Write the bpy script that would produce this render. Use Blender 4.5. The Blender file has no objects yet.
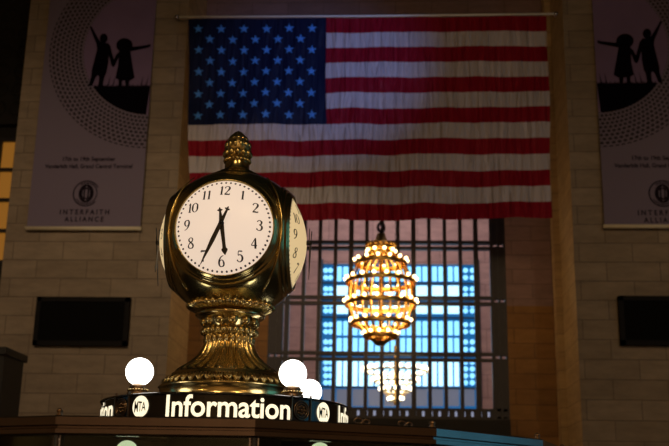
import bpy, bmesh, math, random
from mathutils import Vector, Matrix
from mathutils.geometry import tessellate_polygon
random.seed(7)
PI = math.pi
S = bpy.context.scene
COL = S.collection

# ------------------------------------------------------------------ camera
F = 1030.0; W, H = 669, 446
CAM = Vector((0, 0, 1.55))
YAW, PITCH, ROLL = math.radians(3.5), math.atan(0.282), 0.0185
RC = (Matrix.Rotation(YAW, 3, 'Z') @ Matrix.Rotation(PI/2 + PITCH, 3, 'X') @ Matrix.Rotation(ROLL, 3, 'Z'))
RCI = RC.inverted()
cd = bpy.data.cameras.new('camera'); cam = bpy.data.objects.new('camera', cd); COL.objects.link(cam)
cam.matrix_world = Matrix.Translation(CAM) @ RC.to_4x4()
cd.sensor_width = 36; cd.lens = F / W * 36
cd.clip_end = 200
cd.dof.use_dof = True; cd.dof.focus_distance = 6.0; cd.dof.aperture_fstop = 3.4; cd.dof.aperture_blades = 0
S.camera = cam
S.view_settings.view_transform = 'Standard'; S.view_settings.look = 'None'
S.view_settings.gamma = 1; S.view_settings.use_curve_mapping = False; S.view_settings.exposure = 0
try:
    S.cycles.use_denoising = True
    S.cycles.max_bounces = 8
    S.cycles.sample_clamp_indirect = 4
    S.cycles.caustics_reflective = False; S.cycles.caustics_refractive = False
except Exception: pass

def ray(px, py):
    return (RC @ Vector(((px - W/2)/F, -(py - H/2)/F, -1))).normalized()
def at(px, py, Y):
    d = ray(px, py); return CAM + d * ((Y - CAM.y)/d.y)
def proj(p):
    q = RCI @ (Vector(p) - CAM)
    return W/2 + F*q.x/-q.z, H/2 - F*q.y/-q.z, -q.z

# ------------------------------------------------------------------ materials
MAT = {}
def nmat(name):
    m = bpy.data.materials.new(name); m.use_nodes = True
    nt = m.node_tree; b = nt.nodes['Principled BSDF']; MAT[name] = m
    return m, nt, b
def lin(c): return tuple((x/255/12.92 if x/255 <= .04045 else ((x/255+.055)/1.055)**2.4) for x in c)
def simple(name, col, rough=.6, metal=0, noise=0, nscale=20, bump=0, emit=None, es=0, spec=.5, sheen=0):
    m, nt, b = nmat(name)
    b.inputs['Base Color'].default_value = (*col, 1); b.inputs['Roughness'].default_value = rough
    b.inputs['Metallic'].default_value = metal; b.inputs['Specular IOR Level'].default_value = spec
    if emit: b.inputs['Emission Color'].default_value = (*emit, 1); b.inputs['Emission Strength'].default_value = es
    if noise or bump:
        tc = nt.nodes.new('ShaderNodeTexCoord'); n = nt.nodes.new('ShaderNodeTexNoise')
        n.inputs['Scale'].default_value = nscale; n.inputs['Detail'].default_value = 5
        nt.links.new(tc.outputs['Object'], n.inputs['Vector'])
        if noise:
            mx = nt.nodes.new('ShaderNodeMix'); mx.data_type = 'RGBA'
            mx.inputs[6].default_value = (*[c*(1-noise) for c in col], 1); mx.inputs[7].default_value = (*[min(1, c*(1+noise)) for c in col], 1)
            nt.links.new(n.outputs['Fac'], mx.inputs[0]); nt.links.new(mx.outputs[2], b.inputs['Base Color'])
        if bump:
            bp = nt.nodes.new('ShaderNodeBump'); bp.inputs['Strength'].default_value = bump; bp.inputs['Distance'].default_value = .01
            nt.links.new(n.outputs['Fac'], bp.inputs['Height']); nt.links.new(bp.outputs['Normal'], b.inputs['Normal'])
    return m
def stone(name, c1, c2, mort, bw=1.35, bh=.5, axis='x', off=0.0, rough=.75):
    m, nt, b = nmat(name); L = nt.links.new
    tc = nt.nodes.new('ShaderNodeTexCoord'); sp = nt.nodes.new('ShaderNodeSeparateXYZ'); cb = nt.nodes.new('ShaderNodeCombineXYZ')
    L(tc.outputs['Object'], sp.inputs[0])
    L(sp.outputs['X' if axis == 'x' else 'Y'], cb.inputs['X']); L(sp.outputs['Z'], cb.inputs['Y'])
    mp = nt.nodes.new('ShaderNodeMapping'); mp.inputs['Location'].default_value = (off, .13, 0); L(cb.outputs[0], mp.inputs['Vector'])
    br = nt.nodes.new('ShaderNodeTexBrick'); br.offset = .5
    br.inputs['Scale'].default_value = 1; br.inputs['Brick Width'].default_value = bw; br.inputs['Row Height'].default_value = bh
    br.inputs['Mortar Size'].default_value = .012; br.inputs['Mortar Smooth'].default_value = .3; br.inputs['Bias'].default_value = 0
    br.inputs['Color1'].default_value = (*c1, 1); br.inputs['Color2'].default_value = (*c2, 1); br.inputs['Mortar'].default_value = (*mort, 1)
    L(mp.outputs[0], br.inputs['Vector'])
    n = nt.nodes.new('ShaderNodeTexNoise'); n.inputs['Scale'].default_value = 1.2; n.inputs['Detail'].default_value = 8; n.inputs['Roughness'].default_value = .7
    st = nt.nodes.new('ShaderNodeMapping'); st.inputs['Scale'].default_value = (1, 3, 1); L(cb.outputs[0], st.inputs['Vector']); L(st.outputs[0], n.inputs['Vector'])
    rp = nt.nodes.new('ShaderNodeMapRange'); rp.inputs['To Min'].default_value = .45; rp.inputs['To Max'].default_value = 1.55; L(n.outputs['Fac'], rp.inputs['Value'])
    vm = nt.nodes.new('ShaderNodeVectorMath'); vm.operation = 'SCALE'; L(br.outputs['Color'], vm.inputs[0]); L(rp.outputs[0], vm.inputs['Scale'])
    L(vm.outputs[0], b.inputs['Base Color']); b.inputs['Roughness'].default_value = rough
    bp = nt.nodes.new('ShaderNodeBump'); bp.inputs['Strength'].default_value = .6; bp.inputs['Distance'].default_value = .02
    inv = nt.nodes.new('ShaderNodeMath'); inv.operation = 'SUBTRACT'; inv.inputs[0].default_value = 1; L(br.outputs['Fac'], inv.inputs[1])
    L(inv.outputs[0], bp.inputs['Height']); L(bp.outputs['Normal'], b.inputs['Normal'])
    return m
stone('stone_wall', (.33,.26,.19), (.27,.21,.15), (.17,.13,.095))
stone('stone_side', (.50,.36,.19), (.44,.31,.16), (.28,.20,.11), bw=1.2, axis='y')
stone('stone_niche', (.27,.175,.175), (.24,.155,.15), (.17,.11,.10), bw=1.1, bh=.42)
stone('stone_niche_low', (.30,.155,.05), (.25,.125,.04), (.14,.07,.03), bw=1.1, bh=.42)  # light and shade on the lower niche wall put into this orange tone
stone('stone_pink', (.55,.38,.36), (.50,.34,.33), (.3,.2,.2), bw=1.6, bh=.8)
simple('marble_floor', (.35,.28,.22), .25, noise=.25, nscale=2)
simple('ceiling_paint', (.06,.10,.10), .8, noise=.2, nscale=.4)
def brass(name, col, rough, bump=.15, ns=30):
    m, nt, b = nmat(name); L = nt.links.new
    b.inputs['Metallic'].default_value = 1
    tc = nt.nodes.new('ShaderNodeTexCoord'); n = nt.nodes.new('ShaderNodeTexNoise'); n.inputs['Scale'].default_value = 9; n.inputs['Detail'].default_value = 6
    L(tc.outputs['Object'], n.inputs['Vector'])
    r = nt.nodes.new('ShaderNodeValToRGB'); r.color_ramp.elements[0].position = .3; r.color_ramp.elements[1].position = .7
    r.color_ramp.elements[0].color = (*[c*.7 for c in col], 1); r.color_ramp.elements[1].color = (*col, 1)
    L(n.outputs['Fac'], r.inputs['Fac']); L(r.outputs['Color'], b.inputs['Base Color'])
    mr = nt.nodes.new('ShaderNodeMapRange'); mr.inputs['To Min'].default_value = rough*1.5; mr.inputs['To Max'].default_value = rough*.6
    L(n.outputs['Fac'], mr.inputs['Value']); L(mr.outputs[0], b.inputs['Roughness'])
    n2 = nt.nodes.new('ShaderNodeTexNoise'); n2.inputs['Scale'].default_value = ns; n2.inputs['Detail'].default_value = 3; L(tc.outputs['Object'], n2.inputs['Vector'])
    bp = nt.nodes.new('ShaderNodeBump'); bp.inputs['Strength'].default_value = bump; bp.inputs['Distance'].default_value = .01
    L(n2.outputs['Fac'], bp.inputs['Height']); L(bp.outputs['Normal'], b.inputs['Normal'])
    return m
brass('brass', (.60,.46,.20), .21, bump=.02)
brass('dark_brass', (.46,.37,.16), .19, bump=.02)
brass('carved_brass', (.42,.30,.12), .28, bump=.6, ns=60)
simple('opal_glass', (.3,.27,.23), .4, emit=(1,.78,.61), es=.76)
simple('opal_glass_yellow', (.3,.27,.2), .4, emit=(1,.72,.36), es=.66)
simple('ink', (.012,.010,.010), .4)
simple('dial_black', (.008,.007,.007), .35)
simple('sign_black', (.010,.009,.009), .22, noise=.3, nscale=30)
simple('sign_lit', (.8,.75,.6), .4, emit=(1,.88,.62), es=1.15)
simple('globe_lit', (.9,.9,.88), .2, emit=(1,.95,.86), es=5.0)
simple('desk_globe_lit', (.8,.9,.75), .2, emit=(.95,.90,.62), es=.95)
simple('bronze', (.20,.13,.08), .3, metal=.9, noise=.3, nscale=10)
simple('rim_bronze', (.19,.15,.14), .2, metal=.95, noise=.2, nscale=8)
simple('steel', (.5,.47,.5), .25, metal=1, noise=.1)
simple('dark_iron', (.030,.027,.032), .45, metal=.3, noise=.3, nscale=6)
simple('board_black', (.003,.003,.003), .8, spec=.1)
simple('board_frame', (.006,.005,.005), .7, spec=.2)
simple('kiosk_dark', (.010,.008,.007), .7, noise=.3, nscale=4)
simple('gold', (.75,.48,.14), .28, metal=1, noise=.2, nscale=6)
simple('bulb_amber', (1,.8,.5), .3, emit=(1,.66,.28), es=9)
simple('bulb_white', (1,.9,.7), .3, emit=(1,.86,.58), es=5)
simple('pane_bright', (.1,.3,.4), .3, emit=(.24,.64,1.0), es=1.6)
simple('pane_pale', (.1,.3,.4), .3, emit=(.46,.80,1.0), es=1.8)
simple('pane_deep', (.02,.1,.2), .3, emit=(.005,.17,.50), es=.55)
simple('pane_dim', (.1,.12,.15), .3, emit=(.20,.24,.36), es=.45)
simple('window_frame_blue', (.02,.05,.09), .5)
simple('hall_pane', (.05,.2,.3), .3, emit=(.10,.48,.72), es=1.35)
simple('amber_pane', (.3,.15,.03), .4, emit=(.95,.38,.05), es=.20)
simple('rod_cream', (.75,.68,.52), .4, noise=.1)
simple('rope_white', (.9,.9,.85), .5)
simple('strip_glow', (.3,.3,.4), .4, emit=(.55,.60,.85), es=.45)
simple('print_dark', (.004,.003,.006), 1, spec=.03)
simple('print_ink', (.025,.018,.03), 1, spec=.1)
simple('print_sky', (.24,.17,.32), .9, spec=.1, noise=.12, nscale=1.5)
def glassmat():
    m, nt, b = nmat('booth_glass'); L = nt.links.new
    t = nt.nodes.new('ShaderNodeBsdfTransparent'); g = nt.nodes.new('ShaderNodeBsdfGlossy'); g.inputs['Roughness'].default_value = .03
    t.inputs['Color'].default_value = (.75,.85,.78,1)
    f = nt.nodes.new('ShaderNodeFresnel'); f.inputs['IOR'].default_value = 1.45; mx = nt.nodes.new('ShaderNodeMixShader')
    L(f.outputs[0], mx.inputs[0]); L(t.outputs[0], mx.inputs[1]); L(g.outputs[0], mx.inputs[2]); L(mx.outputs[0], nt.nodes['Material Output'].inputs['Surface'])
glassmat()
def clothmat(name, col, fold=1.0, sc=(7,.7)):
    m, nt, b = nmat(name); L = nt.links.new
    b.inputs['Base Color'].default_value = (*col, 1); b.inputs['Roughness'].default_value = .5
    b.inputs['Specular IOR Level'].default_value = .5 if name == 'flag_white' else .2
    tc = nt.nodes.new('ShaderNodeTexCoord'); mp = nt.nodes.new('ShaderNodeMapping'); mp.inputs['Rotation'].default_value = (0, .25, 0)
    mp.inputs['Scale'].default_value = (sc[0], 1, sc[1]); L(tc.outputs['Object'], mp.inputs['Vector'])
    n = nt.nodes.new('ShaderNodeTexNoise'); n.inputs['Scale'].default_value = 1; n.inputs['Detail'].default_value = 4; n.inputs['Distortion'].default_value = .6; L(mp.outputs[0], n.inputs['Vector'])
    bp = nt.nodes.new('ShaderNodeBump'); bp.inputs['Strength'].default_value = fold; bp.inputs['Distance'].default_value = .25
    L(n.outputs['Fac'], bp.inputs['Height']); L(bp.outputs['Normal'], b.inputs['Normal'])
    return m
clothmat('flag_red', (.31,.003,.020)); clothmat('flag_white', (.62,.57,.61)); clothmat('flag_blue', (.003,.008,.042), .5); clothmat('flag_star', (.08,.32,.85), .3)  # blue light and shade over the stars is put into their colour

# ------------------------------------------------------------------ mesh helpers
class MB:
    def __init__(s): s.v = []; s.f = []; s.m = []; s.mats = []; s.sm = []
    def mi(s, mat):
        if mat not in s.mats: s.mats.append(mat)
        return s.mats.index(mat)
    def add(s, vs, fs, mat, smooth=False):
        o = len(s.v); k = s.mi(mat); s.v += [Vector(v) for v in vs]
        for f in fs: s.f.append(tuple(i+o for i in f)); s.m.append(k); s.sm.append(smooth)
    def box(s, a, b, mat):
        x0,x1 = sorted((a[0],b[0])); y0,y1 = sorted((a[1],b[1])); z0,z1 = sorted((a[2],b[2]))
        s.add([(x0,y0,z0),(x1,y0,z0),(x1,y1,z0),(x0,y1,z0),(x0,y0,z1),(x1,y0,z1),(x1,y1,z1),(x0,y1,z1)],
              [(0,3,2,1),(4,5,6,7),(0,1,5,4),(1,2,6,5),(2,3,7,6),(3,0,4,7)], mat)
    def obox(s, c, ax, ay, az, mat):
        c = Vector(c); ax, ay, az = map(Vector, (ax, ay, az)); vs = []
        for k in (-1,1):
            for i, j in ((-1,-1),(1,-1),(1,1),(-1,1)): vs.append(c + ax*i + ay*j + az*k)
        s.add(vs, [(0,3,2,1),(4,5,6,7),(0,1,5,4),(1,2,6,5),(2,3,7,6),(3,0,4,7)], mat)
    def lathe(s, prof, mat, c=(0,0,0), ax=(0,0,1), n=48, mod=None, smooth=True, cap=False):
        """prof: (r, h); mod(angle, i) scales r"""
        ax = Vector(ax).normalized(); c = Vector(c)
        u = ax.orthogonal().normalized() if abs(ax.z) < .99 else Vector((1,0,0)); u = (u - ax*u.dot(ax)).normalized(); w = ax.cross(u)
        vs = []; fs = []
        for i, (r, h) in enumerate(prof):
            for k in range(n):
                a = 2*PI*k/n; q = r*(mod(a, i) if mod else 1)
                vs.append(c + ax*h + u*(q*math.cos(a)) + w*(q*math.sin(a)))
        for i in range(len(prof)-1):
            for k in range(n):
                k2 = (k+1) % n; fs.append((i*n+k, i*n+k2, (i+1)*n+k2, (i+1)*n+k))
        if cap: fs += [tuple(range(n))[::-1], tuple((len(prof)-1)*n+k for k in range(n))]
        s.add(vs, fs, mat, smooth)
    def ball(s, c, r, mat, n=16, m=8, sz=1):
        s.lathe([(max(r*math.sin(PI*i/m), 1e-4), -r*sz*math.cos(PI*i/m)) for i in range(m+1)], mat, c, n=n)
    def tube(s, pts, r, mat, n=8, closed=False):
        pts = [Vector(p) for p in pts]; N = len(pts); vs = []; fs = []; prev = None
        for i, p in enumerate(pts):
            t = (pts[(i+1) % N]-pts[i-1]) if closed else (pts[min(i+1,N-1)]-pts[max(i-1,0)])
            t.normalize()
            u = t.orthogonal() if prev is None else prev - t*prev.dot(t)
            if u.length < 1e-6: u = t.orthogonal()
            u.normalize(); prev = u; w = t.cross(u); rr = r[i] if isinstance(r, (list, tuple)) else r
            for k in range(n): a = 2*PI*k/n; vs.append(p + u*(rr*math.cos(a)) + w*(rr*math.sin(a)))
        for i in range(N if closed else N-1):
            j = (i+1) % N
            for k in range(n): k2 = (k+1) % n; fs.append((i*n+k, i*n+k2, j*n+k2, j*n+k))
        if not closed: fs += [tuple(range(n))[::-1], tuple((N-1)*n+k for k in range(n))]
        s.add(vs, fs, mat, True)
    def poly(s, pts, mat, fn=lambda x, y: Vector((x, 0, y)), thick=None):
        """flat polygon in 2-D mapped by fn"""
        tri = tessellate_polygon([[Vector((p[0], p[1], 0)) for p in pts]])
        s.add([fn(*p) for p in pts], [tuple(t) for t in tri], mat)
    def build(s, name, parent=None, loc=None):
        me = bpy.data.meshes.new(name)
        base = Vector(parent['_base']) if parent is not None and '_base' in parent else (Vector(loc) if loc is not None else Vector((0,0,0)))
        me.from_pydata([tuple(v-base) for v in s.v], [], s.f)
        for m in s.mats: me.materials.append(MAT[m])
        me.polygons.foreach_set('material_index', s.m); me.polygons.foreach_set('use_smooth', s.sm)
        me.update()
        bm = bmesh.new(); bm.from_mesh(me); bmesh.ops.recalc_face_normals(bm, faces=bm.faces); bm.to_mesh(me); bm.free()
        o = bpy.data.objects.new(name, me); COL.objects.link(o)
        if parent is not None: o.parent = parent; o['_base'] = tuple(base)
        else: o.location = base
        return o
def tag(o, label=None, cat=None, group=None, kind=None):
    if label: o['label'] = label
    if cat: o['category'] = cat
    if group: o['group'] = group
    if kind: o['kind'] = kind
    return o
def thing(name, label, cat, loc, group=None, kind=None):
    o = bpy.data.objects.new(name, None); COL.objects.link(o); o.location = loc; o['_base'] = tuple(loc); o.empty_display_size = .2
    return tag(o, label, cat, group, kind)
def copytree(o, parent=None):
    c = o.copy(); COL.objects.link(c)
    if parent is not None: c.parent = parent
    for ch in list(o.children): copytree(ch, c)
    return c
def text2d(txt, size=1, offset=0.0, spacing=1.0, res=4):
    cu = bpy.data.curves.new('t', 'FONT'); cu.body = txt; cu.size = size; cu.offset = offset; cu.space_character = spacing
    cu.align_x = 'CENTER'; cu.resolution_u = res; cu.fill_mode = 'FRONT'
    o = bpy.data.objects.new('t', cu); COL.objects.link(o)
    dg = bpy.context.evaluated_depsgraph_get(); me = o.evaluated_get(dg).to_mesh()
    vs = [(v.co.x, v.co.y) for v in me.vertices]; fs = [tuple(p.vertices) for p in me.polygons]
    o.evaluated_get(dg).to_mesh_clear(); bpy.data.objects.remove(o); bpy.data.curves.remove(cu)
    x0 = min(v[0] for v in vs); x1 = max(v[0] for v in vs); y0 = min(v[1] for v in vs); y1 = max(v[1] for v in vs)
    vs = [(v[0]-(x0+x1)/2, v[1]-y0) for v in vs]
    return vs, fs, x1-x0, y1-y0

# ================================================================== SETTING
YF, YN, YC = 26.0, 28.55, 36.0            # pier faces, niche back wall with iron grille, far wall with blue window
ZT = 20.0
xL = at(168, 340, YF).x                   # left corner of niche
xR = at(578, 340, YF).x
xl_out = at(18, 120, YF).x                # outer corner of left pier
HX0, HX1, HY0 = -16.0, 16.0, -12.0
def struct(name, mb, label=None):
    o = mb.build(name); o['kind'] = 'structure'
    if label: o['label'] = label
    return o
m = MB(); m.box((HX0-.4, HY0-.4, -.3), (HX1+.4, YC+.6, 0), 'marble_floor'); struct('floor', m)
m = MB(); m.box((HX0-.4, HY0-.4, ZT), (HX1+.4, YC+.6, ZT+.3), 'ceiling_paint'); struct('ceiling', m)
m = MB(); m.box((HX0-.4, HY0-.4, 0), (HX1+.4, HY0, ZT), 'stone_wall'); struct('wall_rear', m)
# side walls with tall daylight windows
for nm, X, sg in (('wall_left', HX0, -1), ('wall_right', HX1, 1)):
    m = MB(); m.box((X, HY0, 0), (X+sg*.4, YC, ZT), 'stone_side'); struct(nm, m)
wn = 3
for X, sg, spans in ((HX0, 1, ((6.4, 7.6),)), (HX1, -1, ((3.6, 9.2),))):
    for y0, y1 in spans:
        t = thing('window_%d' % wn, 'tall blue daylight window in the side wall of the hall', 'window', (X, (y0+y1)/2, 1.4), kind='structure'); wn += 1
        f = MB()
        for i in range(6): y = y0+(y1-y0)*i/5; f.box((X, y-.06, 1.4), (X+sg*.16, y+.06, 11), 'dark_iron')
        for i in range(9): z = 1.4+9.6*i/8; f.box((X, y0-.06, z-.06), (X+sg*.14, y1+.06, z+.06), 'dark_iron')
        f.build('window_frame', t)
        p = MB(); p.box((X, y0, 1.4), (X+sg*.04, y1, 11), 'hall_pane'); p.build('pane', t)
# piers of the far wall
def pier(x0, x1, nm):
    m = MB(); o = Vector((0,0,0))
    b = MB()
    # front face, outer & inner returns lighter, chandelier light put into their colour
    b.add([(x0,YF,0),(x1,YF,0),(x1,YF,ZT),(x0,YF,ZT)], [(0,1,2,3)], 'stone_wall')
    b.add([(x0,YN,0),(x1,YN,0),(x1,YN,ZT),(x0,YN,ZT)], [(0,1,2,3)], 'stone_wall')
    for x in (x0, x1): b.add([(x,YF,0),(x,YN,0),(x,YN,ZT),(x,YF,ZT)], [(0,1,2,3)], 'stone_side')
    struct(nm, b)
pier(xl_out, xL, 'wall_pier_left'); pier(xR, HX1, 'wall_pier_right')
# narrow inner step on the right corner
xs = at(558, 340, YN-.5).x
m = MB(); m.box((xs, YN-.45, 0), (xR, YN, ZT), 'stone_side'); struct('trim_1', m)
# niche back wall, grille opening
gx0, gx1 = at(268, 330, YN).x, at(507.5, 330, YN).x
gz0, gz1 = at(390, 419, YN).z, at(390, 130, YN).z
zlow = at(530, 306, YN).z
def wall_with_hole(name, X0, X1, Y, hx0, hx1, hz0, hz1, th, mtop, mlow=None, zl=None):
    b = MB()
    rects = [(X0, hx0, 0, ZT), (hx1, X1, 0, ZT), (hx0, hx1, 0, hz0), (hx0, hx1, hz1, ZT)]
    for a0, a1, c0, c1 in rects:
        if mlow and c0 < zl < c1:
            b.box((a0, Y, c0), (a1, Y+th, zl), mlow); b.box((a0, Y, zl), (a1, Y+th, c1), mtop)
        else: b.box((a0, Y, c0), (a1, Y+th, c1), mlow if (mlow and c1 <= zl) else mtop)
    return struct(name, b)
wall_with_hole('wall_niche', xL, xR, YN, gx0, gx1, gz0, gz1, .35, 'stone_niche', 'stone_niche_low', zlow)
# stone sill block below the grille
m = MB(); m.box((gx0, YN-.12, gz0-.9), (gx1, YN-.001, gz0), 'kiosk_dark'); struct('trim_2', m)
# left bay beyond the pier
yb = YN
ax1 = at(11.5, 200, yb).x; az0 = at(5, 262, yb).z; az1 = at(5, 140, yb).z
ax0 = ax1-2.6
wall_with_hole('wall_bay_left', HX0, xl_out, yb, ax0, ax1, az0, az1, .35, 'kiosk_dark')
t = thing('window_2', 'amber lit window with dark bars at the far left', 'window', (ax0, yb+.1, az0), kind='structure')
f = MB(); 
for i in range(6): x = ax0+(ax1-ax0)*i/5; f.box((x-.05, yb-.05, az0), (x+.05, yb+.08, az1), 'dark_iron')
for i in range(5): z = az0+(az1-az0)*i/4; f.box((ax0, yb-.04, z-.05), (ax1, yb+.07, z+.05), 'dark_iron')
f.build('window_frame', t); p = MB(); p.box((ax0, yb+.12, az0), (ax1, yb+.16, az1), 'amber_pane'); p.build('pane', t)
# carved ornament on dark arch at top left
t = MB()
for k in range(5):
    for j in range(9):
        c = Vector((xl_out-.45-k*.55, yb-.3, az1+.9+j*.62)); t.tube([c+Vector((.2*math.cos(a), 0, .2*math.sin(a))) for a in [2*PI*i/12 for i in range(12)]], .05, 'kiosk_dark', 6, True)
t.box((xl_out-3.4, yb-.3, az1+.4), (xl_out, yb, az1+7), 'kiosk_dark'); struct('trim_3', t)

# grille (window_1): mullions, double transoms, riveted frame
t = thing('window_1', 'tall dark iron grille window under the flag', 'window', ((gx0+gx1)/2, YN+.15, gz0), kind='structure')
MX = [286.5+15.9*i for i in range(14)]
for px in MX:
    x = at(px, 330, YN+.1).x; b = MB(); w = .050 if MX.index(px) % 4 else .065
    b.box((x-w, YN+.05, gz0), (x+w, YN+.2, gz1), 'dark_iron'); b.build('mullion', t)
gfx0, gfx1 = at(283, 330, YN+.1).x, at(493, 330, YN+.1).x
rows = [at(390, y, YN+.1).z for y in (188, 245.5, 300.5, 356.5)]
for z in rows:
    for dz in (-.085, .085):
        b = MB(); b.box((gx0, YN+.03, z+dz-.040), (gx1, YN+.22, z+dz+.040), 'dark_iron'); b.build('transom', t)
for fx0, fx1 in ((gx0, gfx0), (gfx1, gx1)):
    b = MB()
    zs = [gz0]+sorted(rows)+[gz1]
    for i in range(len(zs)-1):
        a = zs[i]+.045; c = zs[i+1]-.045
        n = 1
        for k in range(n):
            z0 = a+(c-a)*k/n; z1 = a+(c-a)*(k+1)/n
            b.box((fx0+.02, YN+.02, z0+(.05 if k else 0)), (fx1-.02, YN+.2, z1), 'dark_iron')
    b.box((fx0, YN, gz0), (fx0+.05, YN+.22, gz1), 'dark_iron'); b.box((fx1-.05, YN, gz0), (fx1, YN+.22, gz1), 'dark_iron')
    mid = (fx0+fx1)/2; b.box((mid-.03, YN, gz0), (mid+.03, YN+.22, gz1), 'dark_iron')
    b.build('frame_panel', t)
b = MB(); zb1 = at(390, 410.5, YN+.1).z; zb0 = at(390, 416, YN+.1).z
b.box((gx0, YN+.02, gz0), (gx1, YN+.22, zb0), 'dark_iron'); b.box((gx0, YN+.02, zb1), (gx1, YN+.22, zb1+.07), 'dark_iron')
N = 30
for i in range(N+1): x = gx0+(gx1-gx0)*i/N; b.box((x-.075, YN+.03, zb0), (x+.075, YN+.2, zb1), 'dark_iron')
b.build('bottom_rail', t)
b = MB(); b.box((gx0, YN+.21, zb0), (gx1, YN+.225, zb1), 'strip_glow'); b.build('rail_glow_strip', t)  # glowing strip added behind the rail holes, for the bright room beyond

# far hall behind the grille
bx0, bx1 = at(321, 330, YC).x, at(477, 330, YC).x
bz0, bz1 = at(395, 408, YC).z, at(395, 264, YC).z
X0, X1 = gx0-2.5, gx1+2.5
wall_with_hole('wall_far', X0, X1, YC, bx0, bx1, bz0, bz1, .3, 'stone_pink')
for nm, x, e in (('wall_far_left', X0, -.3), ('wall_far_right', X1, .3)):
    m = MB(); m.box((x, YN+.35, 0), (x+e, YC+.3, ZT), 'stone_pink'); struct(nm, m)
t = thing('window_7', 'blue daylight window in the far wall seen through the iron grille', 'window', ((bx0+bx1)/2, YC+.2, bz0), kind='structure')
def fp(px, py): q = at(px, py, YC+.1); return q.x, q.z
b = MB(); b.box((bx0, YC+.18, bz0), (bx1, YC+.2, bz1), 'pane_deep'); b.build('glass_backing', t)
cols = []
x = 334.5
edges = [334.5+ (461.5-334.5)*i/8 for i in range(9)]
rr = [(266.5,281,'pane_bright'),(285.5,298,'pane_pale'),(302,313.5,'pane_pale'),(321,335,'pane_bright'),(338,353,'pane_bright'),(358.5,386,'pane_pale'),(389,406,'pane_dim')]
for c in range(8):
    b = MB()
    for y0, y1, mt in rr:
        xa, za = fp(edges[c]+2.3, y0); xb, zb = fp(edges[c+1]-2.3, y1); 
        if y1-y0 > 13 and mt != 'pane_dim' :
            xm = (xa+xb)/2; b.box((xa, YC+.12, zb), (xm-.03, YC+.16, za), mt); b.box((xm+.03, YC+.12, zb), (xb, YC+.16, za), mt)
        else: b.box((xa, YC+.12, zb), (xb, YC+.16, za), mt)
    b.build('pane', t)
for xa_, xb_ in ((323, 333), (463, 475)):          # ornamental side strips of round lights
    b = MB()
    for y0, y1, mt in rr:
        if mt == 'pane_dim': xa, za = fp(xa_, y0); xb, zb = fp(xb_, y1); b.box((xa, YC+.12, zb), (xb, YC+.16, za), mt); continue
        n = max(1, round((y1-y0)/7))
        for k in range(n):
            for cx in (xa_+2.6, xb_-2.6):
                cc = fp(cx, y0+(y1-y0)*(k+.5)/n); b.lathe([(.09,-.02),(.09,.02)], 'pane_bright', (cc[0], YC+.14, cc[1]), (0,1,0), n=10, cap=True)
    b.build('ornamental_strip', t)
b = MB()
b.box((bx0-.12, YC-.05, bz0-.15), (bx0+.03, YC+.2, bz1+.15), 'window_frame_blue'); b.box((bx1-.03, YC-.05, bz0-.15), (bx1+.12, YC+.2, bz1+.15), 'window_frame_blue')
for e in edges: x = fp(e, 330)[0]; b.box((x-.025, YC+.05, bz0), (x+.025, YC+.19, bz1), 'window_frame_blue')
for y in (283.2, 300, 317.5, 355.8, 387.5): z = fp(395, y)[1]; b.box((bx0, YC+.05, z-.025), (bx1, YC+.19, z+.025), 'window_frame_blue')
b.build('window_frame', t)

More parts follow.
